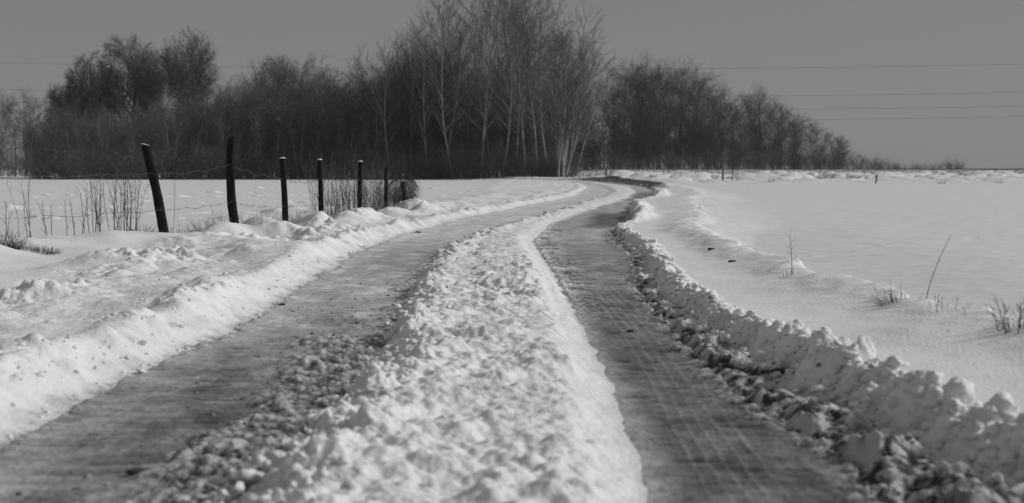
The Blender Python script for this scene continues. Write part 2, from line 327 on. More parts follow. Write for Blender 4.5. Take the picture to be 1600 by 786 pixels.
# ------------------------------------------------------------------ ground sheet, split where it changes
def build_ground():
    rows = [-40, -25, -15, -9, -5, -2.5, -1, 0, .8, 1.4]
    y = 1.9
    while y < 1400:
        rows.append(y)
        if y < 3.4: y += .05
        elif y < 60: y *= 1 + 1 / 350.
        elif y < 260: y *= 1 + 1 / 190.
        else: y *= 1.06
    Yr = np.array(rows)
    u = np.concatenate([np.linspace(-.9, -.47, 90)[:-1], np.linspace(-.47, .47, 1180), np.linspace(.47, .9, 90)[1:]])
    W = np.sqrt(np.maximum(Yr, 0) ** 2 + 6.)
    X = u[None, :] * W[:, None]; Y = np.repeat(Yr[:, None], len(u), 1)
    # a thin far margin out to the sides
    Z, T, K = land(X, Y)
    nr, nc = X.shape
    V = np.stack([X, Y, Z], -1).reshape(-1, 3)
    idx = np.arange(nr * nc).reshape(nr, nc)
    Q = np.stack([idx[:-1, :-1], idx[:-1, 1:], idx[1:, 1:], idx[1:, :-1]], -1).reshape(-1, 4)
    kf = K[:-1, :-1].reshape(-1)
    # normals of the whole sheet so that the pieces meet without a seam
    P = V.reshape(nr, nc, 3)
    du = np.gradient(P, axis=1); dv = np.gradient(P, axis=0)
    Nn = np.cross(du, dv).reshape(-1, 3); Nn /= np.linalg.norm(Nn, axis=1)[:, None] + 1e-12
    Tn = T.reshape(-1)
    for k, name, mt in ((0, 'snowy_ground', M_field), (1, 'snowy_verge', M_verge), (2, 'snow_ridge', M_ridge), (3, 'rutted_lane', M_rut)):
        q = Q[kf == k]
        used, inv = np.unique(q, return_inverse=True)
        me = raw_mesh(name, V[used], inv.reshape(-1, 4))
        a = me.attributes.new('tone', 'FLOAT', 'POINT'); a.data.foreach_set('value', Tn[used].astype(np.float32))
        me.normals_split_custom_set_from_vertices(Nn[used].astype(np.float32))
        o = link(name, me, mt); tag(o, kind='structure')
build_ground()

# ------------------------------------------------------------------ thin winter haze
def build_haze():
    x0, x1, y0, y1, z0, z1 = -1300, 1300, -60, 1500, -3, 45
    V = [(x, y, z) for x in (x0, x1) for y in (y0, y1) for z in (z0, z1)]
    Fh = [(0, 1, 3, 2), (4, 6, 7, 5), (0, 4, 5, 1), (2, 3, 7, 6), (0, 2, 6, 4), (1, 5, 7, 3)]
    me = bpy.data.meshes.new('haze'); me.from_pydata(V, [], Fh)
    m = bpy.data.materials.new('thin haze'); m.use_nodes = True; nt = m.node_tree; nt.nodes.clear()
    o = nt.nodes.new('ShaderNodeOutputMaterial'); v = nt.nodes.new('ShaderNodeVolumePrincipled'); v.inputs['Color'].default_value = (.9, .9, .9, 1); v.inputs['Density'].default_value = .00030
    nt.links.new(v.outputs[0], o.inputs['Volume'])
    tag(link('haze', me, m), 'thin pale winter haze over the fields and woods', 'haze', None, 'stuff')
build_haze()

# ------------------------------------------------------------------ branch growing
def grow(rng, S, D, Ln, r0, n, wob, up, end=.3):
    N = len(S); P = np.zeros((N, n + 1, 3)); P[:, 0] = S; d = D.copy(); st = (Ln / n)[:, None]
    for i in range(n):
        d = d + rng.normal(0, wob, (N, 3)); d[:, 2] += up; d /= np.linalg.norm(d, axis=1)[:, None]
        P[:, i + 1] = P[:, i] + d * st
    t = np.linspace(0, 1, n + 1)
    return P, r0[:, None] * (1 - t * (1 - end))[None, :]
def kids(rng, P, Rr, Ln, m, t0, t1, ang, sd, ratio, shape=None, rr=.6, rmin=.004):
    N, n1, _ = P.shape; n = n1 - 1
    t = t0 + (t1 - t0) * (np.arange(m)[None, :] + rng.rand(N, m)) / m
    f = t * n; i = np.minimum(f.astype(int), n - 1); fr = (f - i)[..., None]
    a = np.arange(N)[:, None]
    A = P[a, i]; B = P[a, i + 1]; S = A * (1 - fr) + B * fr
    T = B - A; T /= np.linalg.norm(T, axis=2)[..., None] + 1e-9
    r = Rr[a, i] * (1 - fr[..., 0]) + Rr[a, i + 1] * fr[..., 0]
    rnd = rng.normal(0, 1, (N, m, 3)); rnd -= (rnd * T).sum(2)[..., None] * T; rnd /= np.linalg.norm(rnd, axis=2)[..., None]
    an = np.radians(rng.normal(ang, sd, (N, m)))[..., None]
    D = T * np.cos(an) + rnd * np.sin(an)
    l = Ln[:, None] * ratio * rng.uniform(.65, 1.2, (N, m)) * (shape(t) if shape else 1)
    return S.reshape(-1, 3), D.reshape(-1, 3), l.reshape(-1), np.maximum(rmin, (r * rr)).reshape(-1)
def tubes(parts, k=3):
    Vs, Fs, off = [], [], 0
    for P, Rr in parts:
        N, n1, _ = P.shape
        ax = P[:, -1] - P[:, 0]; ax /= np.linalg.norm(ax, axis=1)[:, None] + 1e-9
        ref = np.where(np.abs(ax[:, 2:3]) > .9, np.array([[1., 0, 0]]), np.array([[0, 0, 1.]]))
        u = np.cross(ax, ref); u /= np.linalg.norm(u, axis=1)[:, None] + 1e-9; v = np.cross(ax, u)
        th = np.arange(k) * 2 * np.pi / k
        ring = u[:, None] * np.cos(th)[None, :, None] + v[:, None] * np.sin(th)[None, :, None]
        V = P[:, :, None] + ring[:, None] * Rr[:, :, None, None]
        idx = off + np.arange(N * n1 * k).reshape(N, n1, k)
        a = idx[:, :-1]; b = idx[:, 1:]
        Fs.append(np.stack([a, np.roll(a, -1, 2), np.roll(b, -1, 2), b], -1).reshape(-1, 4))
        Vs.append(V.reshape(-1, 3)); off += N * n1 * k
    return np.concatenate(Vs), np.concatenate(Fs)
up3 = np.array([0, 0, 1.])
def proto(name, trunk_parts, crown_parts, mt, mc, trunk_k=5):
    root = empty(name)
    V, Fq = tubes(trunk_parts, trunk_k); link('trunk', raw_mesh('trunk', V, Fq), mt, root)
    V, Fq = tubes(crown_parts, 3); link('crown', raw_mesh('crown', V, Fq), mc, root)
    return root
def stems(rng, n, rad, lean0, lean1):
    a = rng.uniform(0, 2 * np.pi, n); rr = rad * np.sqrt(rng.rand(n))
    S = np.stack([rr * np.cos(a), rr * np.sin(a), np.full(n, -.1)], 1)
    l = np.radians(rng.uniform(lean0, lean1, n)); a2 = a + rng.normal(0, .5, n)
    return S, np.stack([np.sin(l) * np.cos(a2), np.sin(l) * np.sin(a2), np.cos(l)], 1)
def thicket(seed, H=12.):
    rng = np.random.RandomState(seed); n = 13
    S, D = stems(rng, n, .9, 1, 20)
    Ln = rng.uniform(.62, .95, n) * H
    P, r = grow(rng, S, D, Ln, rng.uniform(.03, .06, n), 9, .05, .04, .15)
    S1, D1, L1, R1 = kids(rng, P, r, Ln, 22, .03, .98, 38, 12, .24, lambda t: 1.1 - .45 * t, .5, .009)
    P1, r1 = grow(rng, S1, D1, L1, R1, 4, .10, .06)
    S2, D2, L2, R2 = kids(rng, P1, r1, L1, 11, .05, 1, 34, 12, .40, None, .6, .006)
    P2, r2 = grow(rng, S2, D2, L2, R2, 2, .1, .06)
    S3, D3, L3, R3 = kids(rng, P2, r2, L2, 4, .2, 1, 34, 12, .5, None, .7, .008)
    P3, r3 = grow(rng, S3, D3, L3, R3, 1, .1, .04)
    return proto('thicket_tree', [(P, r)], [(P1, r1), (P2, r2), (P3, r3)], M_bark, M_twig)
def poplar(seed, H=20., n=1, pale=True):
    rng = np.random.RandomState(seed)
    S, D = stems(rng, n, .5 if n > 1 else .01, 2, 9)
    Ln = rng.uniform(.9, 1., n) * H
    P, r = grow(rng, S, D, Ln, rng.uniform(.10, .14, n), 16, .035, .03, .12)
    S1, D1, L1, R1 = kids(rng, P, r, Ln, 40, .22, .985, 38, 9, .35, lambda t: np.minimum(1.1, 1.35 - 1.0 * t) * (.55 + .45 * (t > .4)), .42, .014)
    P1, r1 = grow(rng, S1, D1, L1, R1, 7, .06, .055)
    S2, D2, L2, R2 = kids(rng, P1, r1, L1, 7, .12, 1, 32, 9, .36, lambda t: 1.15 - .5 * t, .6, .013)
    P2, r2 = grow(rng, S2, D2, L2, R2, 4, .07, .06)
    S3, D3, L3, R3 = kids(rng, P2, r2, L2, 4, .15, 1, 34, 10, .42, None, .7, .008)
    P3, r3 = grow(rng, S3, D3, L3, R3, 2, .08, .04)
    return proto('poplar_tree', [(P, r), (P1, r1)] if pale else [(P, r)], ([] if pale else [(P1, r1)]) + [(P2, r2), (P3, r3)], M_pale if pale else M_bark, M_ptwig)
def bound(S, D, c, rx, rz):
    q = np.array([1 / rx, 1 / rx, 1 / rz]); s = (S - c) * q; d = D * q
    A = (d * d).sum(1); B = (s * d).sum(1); Cc = (s * s).sum(1) - 1
    return (-B + np.sqrt(np.maximum(B * B - A * Cc, 0))) / A
def oak(seed, H=14., wide=.42, n=8):
    rng = np.random.RandomState(seed)
    P0, r0 = grow(rng, np.array([[0, 0, -.1]]), np.array([[.03, 0, 1.]]), np.array([H * .62]), np.array([.24]), 6, .04, .03, .6)
    S, D, L, Rd = kids(rng, P0, r0, np.array([H]), n + 10, .30, 1, 44, 20, wide, lambda t: .8 + .2 * t, .5, .05)
    D[:, 2] += .3; D /= np.linalg.norm(D, axis=1)[:, None]
    cc = np.array([0, 0, .68 * H]); ex, ez = .25 * H, .33 * H
    L = bound(S, D, cc, ex, ez) * rng.uniform(.84, .95, len(S))
    P, r = grow(rng, S, D, L, Rd, 7, .08, .02, .15)
    S1, D1, L1, R1 = kids(rng, P, r, L, 18, .12, 1, 46, 12, .40, lambda t: 1.15 - .45 * t, .5, .02)
    L1 = np.minimum(L1 * 1.3, np.maximum(.3, bound(S1, D1, cc, ex, ez)) * rng.uniform(.8, 1.05, len(L1)))
    P1, r1 = grow(rng, S1, D1, L1, R1, 6, .10, .02)
    S2, D2, L2, R2 = kids(rng, P1, r1, L1, 14, .10, 1, 44, 12, .44, lambda t: 1.15 - .4 * t, .6, .013)
    L2 = np.minimum(L2, np.maximum(.25, bound(S2, D2, cc, ex * 1.05, ez * 1.05)))
    P2, r2 = grow(rng, S2, D2, L2, R2, 3, .14, .02)
    S3, D3, L3, R3 = kids(rng, P2, r2, L2, 4, .1, 1, 45, 14, .48, None, .7, .009)
    P3, r3 = grow(rng, S3, D3, L3, R3, 2, .14, .0)
    return proto('spreading_tree', [(P0, r0), (P, r), (P1, r1)], [(P2, r2), (P3, r3)], M_bark, M_twig)
def alder(seed, H=16., lean=0.):
    rng = np.random.RandomState(seed)
    n = rng.randint(1, 3)
    S, D = stems(rng, n, .3, 1, 6)
    Ln = rng.uniform(.9, 1., n) * H
    P, r = grow(rng, S, D, Ln, rng.uniform(.09, .13, n), 12, .05, .03, .12)
    S1, D1, L1, R1 = kids(rng, P, r, Ln, 40, .10, .985, 50, 14, .26, lambda t: .65 + 1.3 * t * (1.05 - t) , .42, .018)
    P1, r1 = grow(rng, S1, D1, L1, R1, 5, .12, .06)
    S2, D2, L2, R2 = kids(rng, P1, r1, L1, 14, .1, 1, 42, 12, .42, lambda t: 1.15 - .4 * t, .6, .011)
    P2, r2 = grow(rng, S2, D2, L2, R2, 3, .13, .03)
    S3, D3, L3, R3 = kids(rng, P2, r2, L2, 4, .1, 1, 42, 14, .5, None, .7, .010)
    P3, r3 = grow(rng, S3, D3, L3, R3, 1, .1, .0)
    return proto('alder_tree', [(P, r), (P1, r1)], [(P2, r2), (P3, r3)], M_bark, M_twig_r)
def shrub(seed, H=3.):
    rng = np.random.RandomState(seed); n = 26
    S, D = stems(rng, n, 1.1, 5, 42)
    Ln = rng.uniform(.6, 1., n) * H
    P, r = grow(rng, S, D, Ln, rng.uniform(.012, .025, n), 5, .12, .02)
    S1, D1, L1, R1 = kids(rng, P, r, Ln, 10, .05, 1, 38, 14, .36, None, .6, .006)
    P1, r1 = grow(rng, S1, D1, L1, R1, 3, .14, .02)
    S2, D2, L2, R2 = kids(rng, P1, r1, L1, 6, .1, 1, 40, 14, .45, None, .7, .004)
    P2, r2 = grow(rng, S2, D2, L2, R2, 2, .12, .0)
    root = empty('bare_shrub')
    V, Fq = tubes([(P, r)], 4); link('stems', raw_mesh('stems', V, Fq), M_bark, root)['kind'] = 'stuff'
    V, Fq = tubes([(P1, r1), (P2, r2)], 3); link('twigs', raw_mesh('twigs', V, Fq), M_twig, root)['kind'] = 'stuff'
    return root

RNG = random.Random(4)
class Kind:
    def __init__(s, fn, seeds, H, **k): s.p = [fn(q, **k) for q in seeds]; s.used = [False] * len(s.p); s.H = H; s.n = 0
    def put(s, x, y, h, label, cat='tree', group=None, wide=1., tilt=0, which=None):
        i = (s.n if which is None else which) % len(s.p); s.n += 1
        o = s.p[i] if not s.used[i] else copy_tree(s.p[i]); s.used[i] = True
        k = h / s.H; o.location = (x, y, hz(x, y) - .05); o.scale = (k * wide, k * wide, k)
        q = RNG.uniform(0, 6.28); o.rotation_euler = (Matrix.Rotation(tilt, 3, 'Y') @ Matrix.Rotation(q, 3, 'Z')).to_euler(); tag(o, label, cat, group)
        return o
THK = Kind(thicket, (1, 2, 3, 4, 5), 12.)
POP = Kind(poplar, (11, 12, 13, 14), 20.)
OAK = Kind(oak, (21, 22, 23), 14.)
ALD = Kind(alder, (31, 32, 33, 34), 16.)
SHR = Kind(shrub, (41, 42, 43), 3.)

# outline of the left wood in the photograph: x -> top row
topx = [40, 62, 80, 150, 240, 345, 380, 405, 430, 470, 500, 540, 590, 640, 700, 780, 880]
topy = [200, 160, 152, 145, 145, 122, 112, 104, 82, 98, 103, 94, 92, 75, 80, 80, 110]
zones = [(140, 'at the far left end of the wood'), (215, 'left of the leaning fence post'), (300, 'behind the leaning fence post'), (400, 'behind the second fence post'),
         (470, 'behind the third fence post'), (530, 'behind the fourth fence post'), (590, 'behind the fifth fence post'), (660, 'behind the reeds at the fence end'),
         (760, 'behind the leftmost pale trunks'), (2000, 'behind the pale trunks by the lane')]
def zone(px): return next(z for q, z in zones if px < q)
rows = [('front', 150., 2.5), ('second', 156.5, 2.7), ('middle', 163.5, 2.9), ('back', 172., 3.1)]
for ri, (rn, Y0, st) in enumerate(rows):
    px = 66. if ri else 78.
    while px < 868:
        Y = Y0 + RNG.uniform(-2.5, 2.5); x = px_at(px, Y)
        top = np.interp(px, topx, topy)
        h = (276 - top) * Y / F * RNG.uniform(.80, 1.06) * (.9 if ri == 0 else 1)
        THK.put(x, Y, h, f'dark leafless thicket tree, {rn} row, {zone(px)}', group='thicket trees of the left wood', wide=1.15)
        px += st * F / Y * RNG.uniform(.75, 1.25)
px = 66
while px < 890:
    Y = 144.5 + RNG.uniform(-4, 2.5)
    SHR.put(px_at(px, Y), Y, RNG.uniform(1.8, 4.2), f'low bare shrub at the wood edge {zone(px)}', 'shrub', 'shrubs along the edge of the left wood', wide=1.1)
    px += RNG.uniform(9, 20)
# spreading crowns rising over the left of the thicket
for px, Y, top, wd, lab in ((108, 176, 118, .95, 'low spreading bare tree at the left shoulder of the wood'), (152, 178, 82, 1.0, 'bare spreading tree rising above the thicket left of the tallest crown'),
        (203, 180, 52, 1.0, 'broad bare crown standing highest over the left part of the wood'), (236, 183, 76, .5, 'bare crown just left of the gap in the treetops'),
        (299, 178, 46, .88, 'round bare crown standing alone above the thicket over the leaning post'),
        (432, 180, 84, .8, 'fine bare crown poking above the thicket over the third fence post')):
    OAK.put(px_at(px, Y), Y, (277 - top) * Y / F, lab, wide=wd)
# far sparse trees at the very left
for px, Y, top, k, lab in ((-22, 210, 150, 1, 'sparse distant tree cut off by the left edge'), (4, 214, 155, 1, 'sparse distant tree at the left edge of the picture'), (24, 220, 165, 1, 'thin distant tree second from the left edge'),
        (40, 214, 155, 1, 'thin distant tree just left of the dark wood'), (14, 200, 220, 1, 'short distant tree low at the left edge')):
    ALD.put(px_at(px, Y), Y, (277 - top) * Y / F, lab, wide=.95)
for px in (-15, 6, 28, 46, 58):
    Y = 205; SHR.put(px_at(px, Y), Y, 3.2, 'low bare shrub under the sparse trees at the left edge', 'shrub', 'shrubs at the left edge')
# tall pale-stemmed trees near the lane: (px, distance, top row, description)
pops = [(612, 146, 62, 'slim pale tree at the left end of the tall stand'), (640, 149, 40, 'pale tree with a bushy top second in the tall stand'), (664, 145, 48, 'short pale tree leaning left within the tall stand'),
        (690, 147, 14, 'pale tree with low side branches in the left of the tall stand'), (703, 143, -30, 'tall pale tree whose top leaves the picture left of the forked trunk'), (722, 148, -10, 'tall thin pale tree before the forked trunk'),
        (742, 144, -45, 'tall forked pale tree with long snowy lower limbs'), (760, 150, -12, 'tall pale tree just right of the forked trunk'), (776, 143, -35, 'tall straight pale tree in the middle of the stand'),
        (795, 147, 5, 'thin pale tree right of the middle of the stand'), (812, 142, -40, 'tallest pale trunk nearest the lane end of the wood'), (829, 146, -22, 'brightest pale trunk of the stand, crown spread wide'),
        (846, 141, -10, 'pale tree second from the right end of the stand'), (862, 143, -5, 'pale many-branched tree fanning out at the lane corner'), (872, 146, 22, 'outer pale tree leaning right over the lane corner')]
pops += [(884, 144, 75, 'short pale tree leaning out furthest over the lane corner')]
pops = [(600 + (px - 600) * 1.05, Y, top, lab) for px, Y, top, lab in pops]
pops += [(650, 153, 30, 'dim pale tree behind the bushy top of the tall stand'), (715, 154, 5, 'dim tree behind the top left of the tall stand'), (735, 155, -15, 'dim tall tree behind the forked trunk'),
         (752, 153, -5, 'second dim tree behind the forked trunk'), (787, 155, -15, 'dim tree behind the middle of the tall stand'), (804, 152, -25, 'dim tree behind the tallest trunk'), (820, 154, -5, 'dim tree left behind the brightest trunk'),
         (838, 152, 0, 'dim tree right behind the brightest trunk'), (855, 150, 20, 'dim tree behind the lane corner')]
for i, (px, Y, top, lab) in enumerate(pops):
    POP.put(px_at(px, Y), Y, (279 - top) * Y / F, lab, wide=1.0 if i < 3 else 1.2, tilt=R(7) if i == 15 else R(4) if i == 14 else R(2) if i == 13 else 0)
FAN = Kind(lambda q: poplar(q, 15., 7), (15,), 15.)
FAN.put(px_at(876, 139.), 139., 14., 'many-stemmed pale tree fanning out low beside the lane corner', wide=1.25)
SAP = Kind(lambda q: poplar(q, 9., 2), (16, 17), 9.)
for i, (px, top, wh) in enumerate(((352, 178, 'above the second fence post'), (372, 196, 'just right of the second fence post'), (408, 170, 'midway between the second and third posts'), (437, 190, 'above the third fence post'), (468, 176, 'between the third and fourth posts'),
        (497, 188, 'above the fourth fence post'), (528, 168, 'between the fourth and fifth posts'), (556, 182, 'above the fifth fence post'), (585, 160, 'left of the thin sixth post'), (118, 190, 'near the left end of the wood'), (165, 176, 'left of the leaning post'), (214, 186, 'above the leaning post top'), (268, 172, 'midway between the two thick posts'), (312, 190, 'left of the second fence post'))):
    SAP.put(px_at(px, 147.5), 147.5, (276 - top) * 147.5 / F, f'slim pale sapling before the dark thicket {wh}', 'sapling', 'pale saplings before the thicket', wide=1.1)
for px, Y, top in ((626, 152, 60), (652, 153, 50), (675, 154, 46), (684, 152, 38)):
    THK.put(px_at(px, Y), Y, (278 - top) * Y / F, {626: 'dense bushy-topped tree at the very left behind the pale stand', 652: 'second dense bushy-topped tree behind the left of the pale stand', 675: 'tall dense bushy-topped tree behind the left of the pale stand', 684: 'tallest dense bushy tree behind the left of the pale stand'}[px], group='bushy trees behind the pale stand', wide=1.)
for px in (838, 852, 866, 878, 889):
    SHR.put(px_at(px, 140.), 140., 3.0 - (px - 838) * .03, 'bare shrub at the foot of the pale stand beside the lane', 'shrub', 'shrubs at the lane corner', wide=.9)
# right wood beyond the stubble field
rtx = [880, 935, 960, 990, 1030, 1070, 1110, 1145, 1160, 1190, 1240, 1290, 1330, 1345]; rty = [150, 135, 125, 112, 112, 120, 130, 170, 160, 152, 185, 205, 228, 250]
for ri, (rn, Y0, st) in enumerate((('front', 222., 3.2), ('middle', 231., 3.3), ('back', 241., 3.5))):
    px = 885.
    while px < 1330:
        Y = Y0 + RNG.uniform(-3, 3); top = np.interp(px, rtx, rty); h = (266 - top) * Y / F * RNG.uniform(.93, 1.05)
        z = 'next to the pale stand' if px < 960 else 'at its tallest part' if px < 1080 else 'beside the slim lone tree' if px < 1180 else 'towards its low right end'
        ALD.put(px_at(px, Y), Y, h, f'dark bare tree, {rn} row of the far right wood, {z}', group='trees of the far right wood', wide=1.2 if h > 9 else 1.5)
        px += st * F / Y * RNG.uniform(.75, 1.25)
px = 900
while px < 1320:
    Y = 236 + RNG.uniform(-3, 3); top = np.interp(px, rtx, rty); h = (266 - top) * Y / F * RNG.uniform(.5, .8)
    z = 'next to the pale stand' if px < 960 else 'under its tallest part' if px < 1080 else 'right of its tallest part' if px < 1180 else 'at its low right end'
    THK.put(px_at(px, Y), Y, h, f'dense lower thicket tree inside the far right wood {z}', group='thicket trees inside the far right wood', wide=1.5)
    px += RNG.uniform(24, 36)
px = 905
while px < 1345:
    Y = 217 + RNG.uniform(-2, 2)
    SHR.put(px_at(px, Y), Y, RNG.uniform(2, 4) * (1 if px > 1200 else .8), f'bare shrub at the foot of the far wood {"beside the pale stand" if px < 950 else "below its tallest trees" if px < 1050 else "left of the slim lone tree" if px < 1140 else "right of the slim lone tree" if px < 1240 else "at its low right end"}', 'shrub', 'shrubs under the far right wood', wide=1.3)
    px += RNG.uniform(12, 26)
for px, h in ((1352, 2.6), (1366, 2.2), (1380, 1.7), (1394, 1.4), (1407, 1.2)):
    SHR.put(px_at(px, 225.), 225., h, 'low hedge shrub tapering off right of the far wood', 'shrub', 'low hedge right of the far wood', wide=1.5)
for px, h in ((1428, 1.2), (1440, 1.0), (1462, 1.1), (1476, 1.3), (1490, 1.9), (1500, 1.0)):
    SHR.put(px_at(px, 262.), 262., h * 1.2, 'small distant shrub alone on the horizon right of the hedge', 'shrub', 'distant shrubs on the horizon', wide=1.5)
o = ALD.put(px_at(1143, 108.), 108., 6.0, 'slim lone bare tree standing in the field beside a short dark post', wide=.62)

# ------------------------------------------------------------------ overhead power lines
for z0, (pl, yl), (pm, ym), (pr, yr), lab in (
        (0, (-500, 84), (760, 109), (2100, 88), 'highest overhead cable spanning the whole sky'),
        (1, (-500, 124), (860, 152), (2100, 131), 'second overhead cable from the top crossing behind the woods'),
        (2, (-500, 143), (900, 172), (2100, 155), 'third overhead cable from the top, right of the wood'),
        (3, (-500, 161), (920, 189), (2100, 169), 'lowest overhead cable above the horizon')):
    c = np.polyfit([pl, pm, pr], [yl, ym, yr], 2); xs = np.linspace(-500, 2100, 60); D = 380.
    P = np.stack([(xs - 800) * D / F, np.full(60, D), CAMZ + (HOR - np.polyval(c, xs)) * D / F], 1)
    V, Fq = tubes([(P[None], np.full((1, 60), .03))], 6)
    tag(link('power_cable', raw_mesh('power_cable', V, Fq), M_cable), lab, 'power cable', 'overhead power cables')

# ------------------------------------------------------------------ fence
def post_mesh(rng, h, r, lean, bow):
    n, k = 14, 12; t = np.linspace(0, 1, n); zz = -.3 + t * (h + .3)
    cx = lean * h * t + bow * np.sin(t * np.pi); V = []
    for i in range(n):
        for j in range(k):
            a = 2 * math.pi * j / k
            rr = r * (1.08 - .16 * t[i]) * (1 + .07 * math.sin(3 * a + 2.3 * i * .2) + rng.uniform(-.045, .045))
            V.append((cx[i] + rr * math.cos(a), rr * .9 * math.sin(a) + .01 * math.sin(i), zz[i]))
    F4 = [(i * k + j, i * k + (j + 1) % k, (i + 1) * k + (j + 1) % k, (i + 1) * k + j) for i in range(n - 1) for j in range(k)]
    top = (n - 1) * k; V.append((cx[-1], 0, zz[-1] + .006)); c = len(V) - 1
    V = np.array(V)
    V[top:top + k, 2] += .02 * np.cos(np.arange(k) * 2 * np.pi / k)
    me = bpy.data.meshes.new('post'); me.from_pydata([tuple(v) for v in V], [], F4 + [(top + j, top + (j + 1) % k, c) for j in range(k)])
    me.polygons.foreach_set('use_smooth', [True] * len(me.polygons))
    return me, cx[-1], zz[-1]
def cap_mesh(r, h):
    V = [(0, 0, h)]; k = 14
    for q, (rr, z) in enumerate(((.5, .92), (.85, .62), (1.02, .25), (1.0, -.1))):
        for j in range(k):
            a = 2 * math.pi * j / k; V.append((r * rr * math.cos(a) * (1 + .05 * math.sin(2 * a + q)), r * rr * math.sin(a), h * z))
    Fc = [(0, 1 + j, 1 + (j + 1) % k) for j in range(k)]
    for q in range(3):
        for j in range(k):
            Fc.append((1 + q * k + j, 1 + (q + 1) * k + j, 1 + (q + 1) * k + (j + 1) % k, 1 + q * k + (j + 1) % k))
    me = bpy.data.meshes.new('snow_cap'); me.from_pydata(V, [], Fc); me.polygons.foreach_set('use_smooth', [True] * len(me.polygons)); return me
fence = empty('wire_fence', (0, 0, 0), 0, 'old barbed wire fence on crooked dark posts along the left verge', 'fence')
rngf = random.Random(2); tops = []
#        lean, bow, radius, snow cap, label
spec = [(0, 0, .06, 0, None), (-.22, .03, .066, .008, 'thick post leaning left with a cut sloping top'), (-.06, -.055, .064, 0, 'tall thick bowed post'), (-.04, .008, .048, .018, None),
        (-.025, .004, .046, .02, None), (.03, -.004, .046, .02, None), (.05, .006, .04, 0, 'thin post without a snow cap'), (.0, .02, .06, .05, 'short broken post under dead grass')]
for (Y, X, h), (ln, bw_, r, capr, lab) in zip(FP, spec):
    z = hz(X, Y) - .02
    Yh = h
    me, tx, tz = post_mesh(rngf, Yh, r, ln, bw_)
    p = link('post', me, M_post, fence, (X, Y, z))
    if lab: p['label'] = lab
    if capr:
        c = link('snow_cap', cap_mesh(r * .93, capr), M_clod, p, (tx, 0, tz + .004)); c.rotation_euler = (0, .2 if ln < -.1 else 0, 0)
    tops.append((X, Y, z, h, ln, bw_))
def wire(frac, sag, seed):
    rng = random.Random(seed); pts = []
    for a, b in zip(tops[:-1], tops[1:]):
        za, zb = a[2] + a[3] * frac, b[2] + b[3] * frac * (1 if b is not tops[-1] else .8)
        xa = a[0] + a[4] * a[3] * frac + a[5] * math.sin(math.pi * frac); xb = b[0] + b[4] * b[3] * frac + b[5] * math.sin(math.pi * frac)
        n = 26; ya, yb = a[1] - .07, b[1] - .07
        sg = sag * rng.uniform(.5, 1.3); ph = rng.uniform(0, 6)
        for i in range(n):
            t = i / n; pts.append((xa + (xb - xa) * t, ya + (yb - ya) * t, za + (zb - za) * t - sg * 4 * t * (1 - t) + .014 * math.sin(t * 21 + ph) * math.sin(math.pi * t) + .006 * rng.uniform(-1, 1)))
    P = np.array(pts); V, Fq = tubes([(P[None], np.full((1, len(P)), .0024))], 5); Vs = [V]; Fs = [Fq]; off = len(V)
    barbs = []
    for i in range(2, len(P), 3):
        c = P[i]
        for s in (-1, 1): barbs.append(np.array([c + np.array([.012 * s, .006, -.02]), c + np.array([-.012 * s, -.006, .02])]))
    B = np.array(barbs); V2, F2 = tubes([(B, np.full((len(B), 2), .0015))], 3); Vs.append(V2); Fs.append(F2 + off)
    return raw_mesh('barbed_wire', np.concatenate(Vs), np.concatenate(Fs))
link('barbed_wire', wire(.70, .06, 1), M_wire, fence); link('barbed_wire', wire(.30, .035, 5), M_wire, fence)

# lone field posts
def lone_post(px, Y, h, r, ln, lab, capped=0):
    X = px_at(px, Y); root = empty('field_post', (X, Y, hz(X, Y) - .03), 0, lab, 'post')
    me, tx, tz = post_mesh(rngf, h, r, ln, .0); p = link('shaft', me, M_post if not capped else M_stalk, root)
    if capped: link('snow_cap', cap_mesh(r, .05), M_clod, root, (tx, 0, tz + .004))
lone_post(947, 108, .95, .055, 0, 'short grey post in the snow where the lane bends out of sight', 1)
lone_post(1129, 106, .85, .06, 0, 'short dark upright post left of the slim lone tree')
lone_post(1366, 102, .62, .05, .28, 'small dark leaning stake in the field under the far hedge')

# ------------------------------------------------------------------ dry plants
def blades(rng, n, rad, h0, h1, lean, wob, droop, r, seg=5):
    S, D = stems(rng, n, rad, 0, lean); S[:, 2] = -.08
    Ln = rng.uniform(h0, h1, n)
    return grow(rng, S, D, Ln, np.full(n, r) * rng.uniform(.7, 1.3, n), seg, wob, droop, .35)
def plant(name, part, px, Y, parts, mt, label, cat, group=None, k=4, dx=0):
    X = px_at(px, Y) + dx; root = empty(name, (X, Y, hz(X, Y)), 0, label, cat, group)
    V, Fq = tubes(parts, k); link(part, raw_mesh(part, V, Fq), mt, root); return root
def weed(seed, n, h, r=.005, br=5, ang=38, lean=12):
    rng = np.random.RandomState(seed); P, rr = blades(rng, n, .10 if n > 1 else .005, h * .75, h, lean, .05, .02, r, 7)
    Ln = np.full(n, h)
    S1, D1, L1, R1 = kids(rng, P, rr, Ln, br + (4 if h > .5 else 0), .25, 1, ang, 10, .16, None, .6, .0022); P1, r1 = grow(rng, S1, D1, L1, R1, 3, .08, .05)
    return [(P, rr), (P1, r1)]
